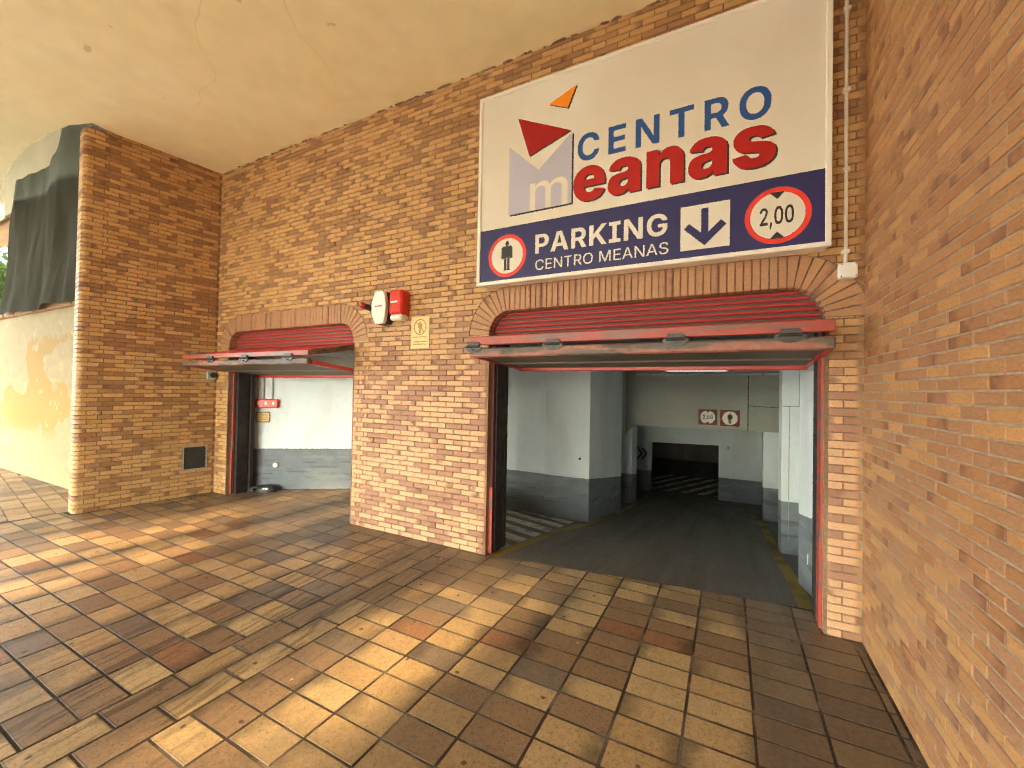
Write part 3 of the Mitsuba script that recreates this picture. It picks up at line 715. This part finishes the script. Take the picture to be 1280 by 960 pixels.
sh = LineString([(2.180, 0.430), (2.180, 0.19)]).buffer(0.027, cap_style='flat').union(LineString([(2.042, 0.298), (2.180, 0.165), (2.318, 0.298)]).buffer(0.029, cap_style='flat', join_style='mitre'))
on_sign('arrow', sh, 0.0008, 'navy_film')
for cx, r in ((0.355, 0.217), (2.680, 0.216)):
    c = (cx, 0.281)
    on_sign('roundel', Point(c).buffer(r, 24).difference(Point(c).buffer(r - 0.038, 24)), -0.0010, 'bright_red_film', label='red ring')
    on_sign('roundel_disc', Point(c).buffer(r - 0.038, 24), -0.0010, 'sign_face_acrylic')
on_sign('pictogram', man_poly(0.355, 0.283, 0.30), 0.0008, 'black_film', label='black standing figure')
on_sign('lettering', fit(text_poly('2,00', 'SemiBold'), 2.566, 2.786, 0.180, 0.350), 0.0008, 'black_film', label='black height limit 2,00')
on_sign('pictogram', Polygon([(2.630, 0.458), (2.730, 0.458), (2.680, 0.405)]), 0.0008, 'black_film')
on_sign('pictogram', Polygon([(2.630, 0.104), (2.730, 0.104), (2.680, 0.157)]), 0.0008, 'black_film')

# two small round signs on the beam
BEAM = wall_frame((0, 6.885, 0), (1, 0, 0), (0, -1, 0))
for (x0, x1, z0, z1), lab in (((-1.50, -1.10, 1.05, 1.41), 'dark square sign with height limit 2,00 on the beam'), ((-1.04, -0.64, 1.04, 1.41), 'dark square sign with standing figure on the beam')):
    k = thing('clearance_sign' if '2,00' in lab else 'pedestrian_sign', lab, 'sign')
    put('plate', xf(rbx(x0, x1, z0, z1, 0.0, 0.01, 0.003), BEAM), 'brown_ink', k)
    cx, cz = (x0 + x1) / 2, (z0 + z1) / 2
    def lay(nm, poly, w, mm, k=k):
        m = extr(poly, 0.0015); m.apply_translation((0, 0, w)); put(nm, xf(m, BEAM), mm, k)
    if '2,00' in lab:
        d = Point(cx, cz).buffer(0.155, 20)
        d = d.difference(Polygon([(cx - .06, cz + .17), (cx + .06, cz + .17), (cx, cz + .10)])).difference(Polygon([(cx - .06, cz - .17), (cx + .06, cz - .17), (cx, cz - .10)]))
        lay('disc', d, 0.0102, 'white_plastic')
        lay('lettering', fit(text_poly('2,00', 'Bold'), cx - 0.105, cx + 0.105, cz - 0.065, cz + 0.055), 0.012, 'black_film')
    else:
        lay('disc', Point(cx, cz).buffer(0.155, 20), 0.0102, 'white_plastic')
        lay('pictogram', man_poly(cx, cz, 0.24), 0.012, 'black_film')

# ---------------------------------------------------------------- garage doors (fold-up)
def quad_panel(x0, x1, ya, za, yb, zb, th):
    """slab from (ya, za) to (yb, zb), th thick, across x0..x1"""
    d = np.array([yb - ya, zb - za]); d /= np.linalg.norm(d); n = np.array([-d[1], d[0]])
    if n[1] < 0: n = -n
    c = [np.array([ya, za]), np.array([yb, zb]), np.array([yb, zb]) + n * th, np.array([ya, za]) + n * th]
    v = [(x, p[0], p[1]) for x in (x0, x1) for p in c]
    return trimesh.convex.convex_hull(np.array(v))
def make_door(label, x0, x1, zs, yh, ztop, zgap0, zgap1, zbot, yr, zr, hinge_x, left, right):
    d = thing('garage_door', label, 'garage door')
    # fixed arched infill of horizontal ribs
    a = arch_poly(x0 + 0.012, x1 - 0.012, zs)
    z0, z1 = zs - 0.03, zs + RAD - 0.005
    n = 6
    t = (z1 - z0) / n
    for k in range(n):
        band = a.intersection(sbox(-1, z0 + k * t, 20, z0 + (k + 1) * t))
        b = band.bounds; ua, ub = b[0], b[2]
        lo, hi = a.intersection(sbox(-1, z0 + k * t, 20, z0 + k * t + .001)).bounds, a.intersection(sbox(-1, z0 + (k + 1) * t - .002, 20, z0 + (k + 1) * t - .001)).bounds
        # rib profile: v, w
        prof = [(0.00, -0.022), (0.30, -0.022), (0.33, 0.016), (0.50, 0.026), (0.74, 0.024), (0.94, 0.010), (1.0, -0.022)]
        L, R = [], []
        for s, w in prof:
            zz = z0 + (k + s) * t
            ul = lo[0] + (hi[0] - lo[0]) * s; ur = lo[2] + (hi[2] - lo[2]) * s
            L.append((ul, zz, w)); R.append((ur, zz, w))
        v = np.array(L + R); q = len(prof)
        f = []
        for i in range(q - 1):
            f += [[i, q + i, q + i + 1], [i, q + i + 1, i + 1]]
        M = MAIN.copy(); M[:3, 3] += np.array((0, 0.115, 0))
        put('slat', xf(trimesh.Trimesh(v, np.array(f), process=False), M), 'red_slat_paint', d)
    back = extr(a.intersection(sbox(-1, z0, 20, 9)), 0.02); back.apply_translation((0, 0, -0.03))
    M = MAIN.copy(); M[:3, 3] += np.array((0, 0.115, 0))
    put('back_panel', xf(back, M), 'leaf_sheet', d)
    xa, xb = x0 + 0.015, x1 - 0.012
    # upper panel: from the infill out to the front hinge line
    put('upper_panel', quad_panel(xa + 0.02, xb - 0.02, 0.085, zs - 0.06, yh + 0.04, zgap1 + 0.02, 0.035), 'red_slat_paint', d)
    put('upper_rail', rbx(xa, xb, yh, yh + 0.05, zgap1, ztop, 0.006), 'red_paint', d, label='red front rail of the folded door')
    for xs in (xa, xb - 0.035):
        put('side_bar', quad_panel(xs, xs + 0.035, 0.085, zs - 0.10, yh + 0.05, zgap1 + 0.005, 0.07), 'worn_edge_paint', d)
    put('lower_rail', rbx(xa, xb, yh - 0.012, yh + 0.055, zbot, zgap0, 0.012), 'worn_edge_paint', d, label='worn lower front rail of the folded door')
    put('lower_panel', quad_panel(xa + 0.015, xb - 0.015, yh + 0.05, zbot + 0.012, yr, zr + 0.02, 0.03), 'leaf_sheet', d)
    for k in (2,):
        y = yh + (yr - yh) * k / 4; z = zbot + (zr - zbot) * k / 4
        put('stiffener', bx(xa + 0.05, xb - 0.05, y - 0.015, y + 0.015, z + 0.003, z + 0.022), 'leaf_sheet', d)
    put('rear_rail', rbx(xa, xb, yr - 0.06, yr, zr - 0.015, zr + 0.06, 0.008), 'red_slat_paint', d)
    for xs in (xa + 0.001, xb - 0.041):
        put('side_bar', quad_panel(xs, xs + 0.04, yh + 0.055, zbot + 0.002, yr - 0.05, zr, 0.05), 'red_slat_paint', d)
    for hx in hinge_x:
        hk = fast_number(d + '__hinge')
        zc = (zgap0 + zgap1) / 2
        t = np.linspace(0, math.pi, 9)
        up = Polygon([(hx + 0.06 + 0.02, zc), (hx + 0.055, zc + 0.045), (hx - 0.055, zc + 0.045), (hx - 0.08, zc)])
        lo_ = Polygon([(hx - 0.10 * math.cos(q), zc - 0.055 * math.sin(q)) for q in t])
        F = wall_frame((0, yh - 0.012, 0), (1, 0, 0), (0, -1, 0))
        put('plate', xf(extr(up, 0.010), F), 'grey_iron', hk)
        put('plate', xf(extr(lo_, 0.012), F), 'grey_iron', hk)
        put('pin', cyl((hx - 0.07, yh - 0.024, zc), (hx + 0.07, yh - 0.024, zc), 0.012, 12), 'black_iron', hk, smooth=30)
        scene[hk + '__bolt'] = mikit.ply(cyl((hx, yh - 0.038, zc - 0.03), (hx, yh - 0.02, zc - 0.03), 0.009, 8), 'grey_iron')
    # posts in the reveals: (way, edge, how far post, track and cover stand out)
    for sgn, xe, pw, pd, tw, cw in ((1, x0, *left), (-1, x1, *right)):
        def slab(nm, off, w, ya, yb, za, zb, mm, **kw):
            a, b = xe + sgn * off, xe + sgn * w
            return put(nm, rbx(min(a, b), max(a, b), ya, yb, za, zb, 0.003), mm, d, **kw)
        slab('post', -0.02, pw, 0.064, pd, 0.0, zs, 'dark_post_paint' if (sgn > 0 and x0 > -5) else 'red_paint', label='door post against the brick jamb')
        slab('guard_plate', -0.012, pw + 0.008, 0.054, 0.063, 0.01, 0.72, 'red_paint')
        slab('guide_track', -0.02, tw, pd + 0.004, 0.29, 0.0, zs - 0.05, 'black_iron')
        slab('spring_cover', -0.02, cw, 0.295, 0.36, 0.0, zs - 0.05, 'black_iron')
    return d
make_door('red fold-up door raised over the larger opening, its leaf folded out', -3.185, -0.229, 2.375, -0.40, 2.305, 2.188, 2.220, 2.098, 0.75, 2.03, (-3.12, -2.28, -1.25, -0.50), (0.035, 0.11, 0.05, 0.055), (0.015, 0.215, 0.018, 0.02))
make_door('red fold-up door raised over the smaller opening, jutting out further', -8.085, -5.245, 2.385, -0.66, 2.215, 2.118, 2.150, 2.045, 0.50, 1.93, (-7.3, -6.5, -5.6), (0.03, 0.10, 0.09, 0.13), (0.03, 0.10, 0.05, 0.05))

# ---------------------------------------------------------------- fittings on the walls
def wbox(x0, x1, z0, z1, y0, y1, r=0.006): return rbx(x0, x1, y0, y1, z0, z1, r)
k = thing('alarm_box', 'white oblong alarm housing left of the red siren', 'alarm')
pr = affinity.translate(Polygon([(-0.060, -0.19), (-0.055, -0.20), (0.055, -0.20), (0.085, -0.19), (0.115, -0.08), (0.12, 0.0), (0.115, 0.08), (0.085, 0.19), (0.055, 0.20), (-0.055, 0.20), (-0.060, 0.19), (-0.115, 0.08), (-0.12, 0), (-0.115, -0.08)]), -4.66, 2.755)
AL = wall_frame((0, 0, 0), (1, 0, 0), (0, -1, 0))
m = extr(pr, 0.10); m.apply_translation((0, 0, 0.012)); put('back', xf(m, AL), 'dark_plastic', k)
m = extr(pr.buffer(-0.006), 0.05); m.apply_translation((0, 0, 0.112)); put('cover', xf(m, AL), 'white_plastic', k)
m = extr(sbox(-4.72, 2.765, -4.60, 2.778), 0.002); m.apply_translation((0, 0, 0.162)); put('stripe', xf(m, AL), 'red_plastic', k)
k = thing('fire_siren', 'red box siren with white base above the small notice', 'siren')
put('body', wbox(-4.50, -4.30, 2.66, 2.95, -0.16, -0.01, 0.02), 'red_plastic', k)
put('lens', wbox(-4.495, -4.305, 2.59, 2.659, -0.15, -0.01, 0.02), 'white_plastic', k)
put('stripe', bx(-4.47, -4.36, -0.1625, -0.1605, 2.795, 2.815), 'white_plastic', k)
k = thing('warning_lamp', 'small red lamp on a dark bracket left of the white alarm housing', 'lamp')
put('bracket', cyl((-4.84, -0.005, 2.755), (-4.90, -0.14, 2.79), 0.035, 12), 'dark_plastic', k, smooth=30)
put('lens', trimesh.creation.icosphere(2, 0.042).apply_translation((-4.915, -0.17, 2.80)), 'red_lens', k, smooth=True)
k = thing('notice_plate', 'small yellow no-entry notice on the brick pier between the openings', 'notice')
put('plate', bx(-4.265, -3.995, -0.016, -0.011, 2.255, 2.635), 'cream_card', k)
N = wall_frame((-4.13, -0.016, 2.445), (1, 0, 0), (0, -1, 0))
def on_note(nm, poly, mm):
    m = extr(poly, 0.0012); put(nm, xf(m, N), mm, k)
on_note('ring', Point(0, 0.065).buffer(0.095, 20).difference(Point(0, 0.065).buffer(0.082, 20)), 'ochre_ink')
on_note('pictogram', man_poly(0, 0.065, 0.14), 'ochre_ink')
on_note('bar', LineString([(-0.06, 0.125), (0.06, 0.005)]).buffer(0.006), 'ochre_ink')
for zz in (-0.060, -0.115, -0.145): on_note('text_line', sbox(-0.10, zz, 0.10, zz + 0.012), 'ochre_ink')
k = thing('junction_box', 'cream junction box at the end of the conduit in the corner', 'junction box')
put('box', wbox(-0.165, -0.052, 2.645, 2.765, -0.07, -0.008, 0.012), 'white_plastic', k)
put('lid', wbox(-0.160, -0.057, 2.650, 2.760, -0.078, -0.0705, 0.004), 'white_plastic', k)
for dx in (-0.15, -0.067):
    for zz in (2.66, 2.75): put('screw', cyl((dx, -0.0785, zz), (dx, -0.0815, zz), 0.005, 8), 'grey_iron', k)
k = thing('conduit', 'thin cream conduit pipe running down the corner beside the sign', 'pipe')
put('pipe', cyl((-0.118, -0.032, 2.766), (-0.124, -0.032, 5.30), 0.0125, 14), 'white_enamel', k, smooth=30)
for zz in (2.84, 3.45, 4.05, 4.66, 5.2):
    put('clip', bx(-0.142, -0.098, -0.047, -0.004, zz, zz + 0.025), 'white_enamel', k)
# key switch by the smaller opening
k = thing('key_switch', 'small grey key switch box in the corner beside the smaller opening', 'switch')
put('box', xf(rbx(0.02, 0.15, 1.86, 2.00, 0.008, 0.06, 0.01), PIER), 'grey_plastic', k)
put('lock', xf(trimesh.creation.cylinder(0.042, 0.04, sections=20).apply_translation((0.07, 1.935, 0.08)), PIER), 'dark_plastic', k, smooth=30)
put('label_plate', xf(bx(0.05, 0.12, 1.868, 1.885, 0.060, 0.062), PIER), 'white_plastic', k)

# things on the angled wall inside the smaller opening
A0, A1 = np.array([-8.14, 0.39]), np.array([-6.75, 1.32])
au = (A1 - A0) / np.linalg.norm(A1 - A0); an = np.array([au[1], -au[0]])
ANG = wall_frame((A0[0], A0[1], 0), (au[0], au[1], 0), (an[0], an[1], 0))
def aput(nm, u0, u1, v0, v1, w0, w1, mm, par, r=0.006): return put(nm, xf(rbx(u0, u1, v0, v1, w0, w1, r), ANG), mm, par)
k = thing('call_point_box', 'row of three red call points on the wall inside the smaller opening', 'switch box')
aput('box', 0.09, 0.47, 1.40, 1.55, 0.002, 0.06, 'red_plastic', k, 0.012)
for i in range(3): aput('button', 0.14 + i * 0.12, 0.175 + i * 0.12, 1.45, 1.505, 0.061, 0.066, 'white_plastic', k, 0.002)
k = thing('conduit', 'left one of two thin grey pipes rising from the red call points', 'pipe')
put('pipe', xf(cyl((0.22, 1.552, 0.02), (0.22, 2.29, 0.02), 0.009, 10), ANG), 'grey_plastic', k)
k = thing('conduit', 'right one of two thin grey pipes rising from the red call points', 'pipe')
put('pipe', xf(cyl((0.36, 1.552, 0.02), (0.36, 2.29, 0.02), 0.009, 10), ANG), 'grey_plastic', k)
k = thing('framed_notice', 'small brown framed notice below the red call points', 'notice')
aput('frame', 0.10, 0.33, 1.15, 1.33, 0.002, 0.012, 'brown_ink', k, 0.003)
aput('card', 0.112, 0.318, 1.165, 1.315, 0.0122, 0.014, 'cream_card', k, 0.0005)
for i in range(3): aput('text_line', 0.13, 0.30, 1.19 + i * 0.04, 1.203 + i * 0.04, 0.0141, 0.0152, 'ochre_ink', k, 0.0003)
k = thing('wall_cap', 'round white cap on the grey base inside the smaller opening', 'cap')
put('disc', xf(trimesh.creation.cylinder(0.038, 0.03, sections=20).apply_translation((0.44, 0.42, 0.016)), ANG), 'white_plastic', k, smooth=30)
# low dark bundle on the floor in the corner
k = thing('floor_bundle', 'low black bundle with white label on the floor inside the smaller opening', 'casing')
t = np.linspace(0, 2 * math.pi, 17)[:-1]
hull = trimesh.convex.convex_hull(np.vstack([np.c_[0.16 + 0.17 * np.cos(t) * q, 0.13 + 0.10 * np.sin(t) * q, np.full(16, z)] for q, z in ((1, 0.004), (1.0, 0.03), (0.93, 0.065), (0.78, 0.09), (0.5, 0.103))]))
ML = np.eye(4); ML[:3, 0] = (au[0], au[1], 0); ML[:3, 1] = (an[0], an[1], 0); ML[:3, 3] = (A0[0] + 0.20 * au[0], A0[1] + 0.20 * au[1], 0.0)
put('casing', xf(hull, ML), 'dark_plastic', k, smooth=40)
put('label_plate', xf(rbx(0.13, 0.22, 0.205, 0.224, 0.045, 0.075, 0.002), ML), 'white_plastic', k)
put('foot', xf(rbx(-0.13, -0.03, 0.06, 0.18, 0.004, 0.04, 0.012), ML), 'grey_iron', k)
put('hose', xf(cyl((-0.10, 0.16, 0.05), (0.02, 0.14, 0.08), 0.02, 10), ML), 'dark_plastic', k, smooth=30)

# ---------------------------------------------------------------- yellow wall, tarpaulin, broken plaster on the left
k = thing('rendered_wall', 'yellow rendered wall with flaking paint beyond the brick pier', 'wall')
put('render', bx(-19.0, -8.78, -1.11, -0.9, -0.05, 3.05), 'yellow_render', k)
xs = np.linspace(-19.0, -8.45, 40)
for i in range(18):
    a, b = -19.0 + i * 0.567, -19.0 + (i + 1) * 0.567 - 0.006
    dz = rng.normal(0, 0.012)
    put('coping', rbx(a, b, -1.16 - abs(rng.normal(0, .012)), -0.87, 3.052, 3.215 + dz, 0.02), 'coping_stone', k)
k = thing('plaster_panel', 'raw beige plaster showing through the torn edge of the ceiling', 'plaster')
pts = [(-14.1, 5.35), (-8.45, 5.35), (-8.45, 6.9), (-14.1, 6.9)]
m = extr(Polygon([(-16.9, 5.36), (-8.78, 5.36), (-8.78, 6.99), (-16.9, 6.99)]), 0.06)
put('panel', xf(m, wall_frame((0, -0.93, 0), (1, 0, 0), (0, -1, 0))), 'raw_plaster', k)
# tarpaulin: a hanging sheet with folds
k = thing('tarpaulin', 'dark grey tarpaulin hanging over the gap above the yellow wall', 'tarpaulin')
nu, nv = 120, 60
U, V = np.meshgrid(np.linspace(0, 1, nu), np.linspace(0, 1, nv), indexing='ij')
X = -13.78 + 5.0 * U + 0.05 * np.sin(6 * V) * (1 - U)
top = np.interp(U, [0, 0.08, 0.3, 0.42, 0.5, 0.53, 0.60, 1.0], [5.62, 5.72, 5.78, 5.86, 5.88, 6.15, 6.25, 6.3])
Z = 3.07 + (top - 3.07) * V + 0.02 * np.sin(14 * U) * (1 - V)
P = np.stack([X * 1.6, Z * 0.35, X * 0], -1)
dep = 0.16 * (meshkit.fbm(P, 4, 3) - 0.5) + 0.016 * np.sin(X * 7.5 + 1.2 * np.sin(Z * 1.4) + 0.6 * Z) * (0.3 + 0.7 * meshkit.noise(P * 0.8, 5)) + 0.03 * np.sin(X * 3.1 - Z * 1.9)
Y = -1.06 + dep - 0.17 * (1 - V) ** 2 - 0.05
vv = np.stack([X, Y, Z], -1).reshape(-1, 3)
ii, jj = np.meshgrid(np.arange(nu - 1), np.arange(nv - 1), indexing='ij')
a = (ii * nv + jj).ravel()
ff = np.vstack([np.c_[a, a + nv, a + nv + 1], np.c_[a, a + nv + 1, a + 1]])
scene[k] = mikit.ply(trimesh.Trimesh(vv, ff, process=False), 'tarp_cloth', smooth=True)

# ---------------------------------------------------------------- outdoors
sb = struct('portico', cat([bx(-19.0, -14.2, -0.85, -0.55, H_CEIL - 0.18, H_CEIL + 0.3)]), 'coping_stone', 'red brown edge beam of the portico')
sun_blockers = [bx(x0, x1, -9.2, -8.85, -0.03, H_CEIL) for x0, x1 in ((-10.3, -8.75), (-5.2, -4.45), (-0.5, 0.3), (-17.0, -16.4))]  # unseen columns and panels, added to cut the sunlight into floor bands
sun_blockers += [bx(x0, x1, -9.2, -8.85, 2.5, H_CEIL) for x0, x1 in ((-16.39, -10.305), (-7.80, -7.45), (-7.0, -5.205), (-3.55, -0.505))]
sun_blockers += [bx(-4.445, -3.555, -9.2, -8.85, 4.6, H_CEIL)]
struct('added_sun_slab', cat([bx(-17.0, 0.3, -9.2, -0.80, 7.0, 7.3)]), 'raw_plaster')  # unseen slab added to keep sun and sky light off the plaster panel
struct('added_sun_blockers', cat(sun_blockers), 'yellow_render', 'unseen columns and hanging panels added behind the viewpoint to cut the sun into bands')

def make_tree(label, x, y, h, r, seed, n=5200):
    g = np.random.default_rng(seed)
    k = thing('tree', label, 'tree')
    segs = [cyl((x, y, -0.03), (x + 0.1, y, h * 0.42), 0.16, 10)]
    tips = []
    for _ in range(9):
        a = g.uniform(0, 6.28); e = g.uniform(0.4, 1.2); L = g.uniform(0.3, 0.5) * h
        p0 = np.array([x + 0.1, y, h * g.uniform(0.3, 0.42)]); p1 = p0 + L * np.array([math.cos(a) * math.cos(e), math.sin(a) * math.cos(e), math.sin(e)])
        segs.append(cyl(p0, p1, 0.05, 7)); tips += [p0 + (p1 - p0) * s for s in (0.6, 0.85, 1.0)]
    put('trunk', cat(segs), 'bark', k)
    c = np.array([x, y, h * 0.62])
    cl = [t + g.normal(0, r * 0.25, 3) for t in tips for _ in range(3)]
    idx = g.integers(0, len(cl), n)
    ctr = np.array(cl)[idx] + g.normal(0, r * 0.16, (n, 3))
    s = g.uniform(0.07, 0.15, (n, 1))
    d1 = g.normal(0, 1, (n, 3)); d1 /= np.linalg.norm(d1, axis=1, keepdims=True)
    d2 = np.cross(d1, g.normal(0, 1, (n, 3))); d2 /= np.linalg.norm(d2, axis=1, keepdims=True)
    v = np.stack([ctr - d1 * s, ctr + d2 * s * 0.5, ctr + d1 * s, ctr - d2 * s * 0.5], 1).reshape(-1, 3)
    b = np.arange(n) * 4
    f = np.vstack([np.c_[b, b + 1, b + 2], np.c_[b, b + 2, b + 3]])
    put('crown', trimesh.Trimesh(v, f, process=False), 'leaf_green', k)
make_tree('bright green tree outdoors at the left edge of the view', -22.6, 0.7, 8.0, 2.0, 3)
make_tree('second green tree outdoors, behind the first at the left edge', -27.5, 4.5, 7.0, 2.4, 8)
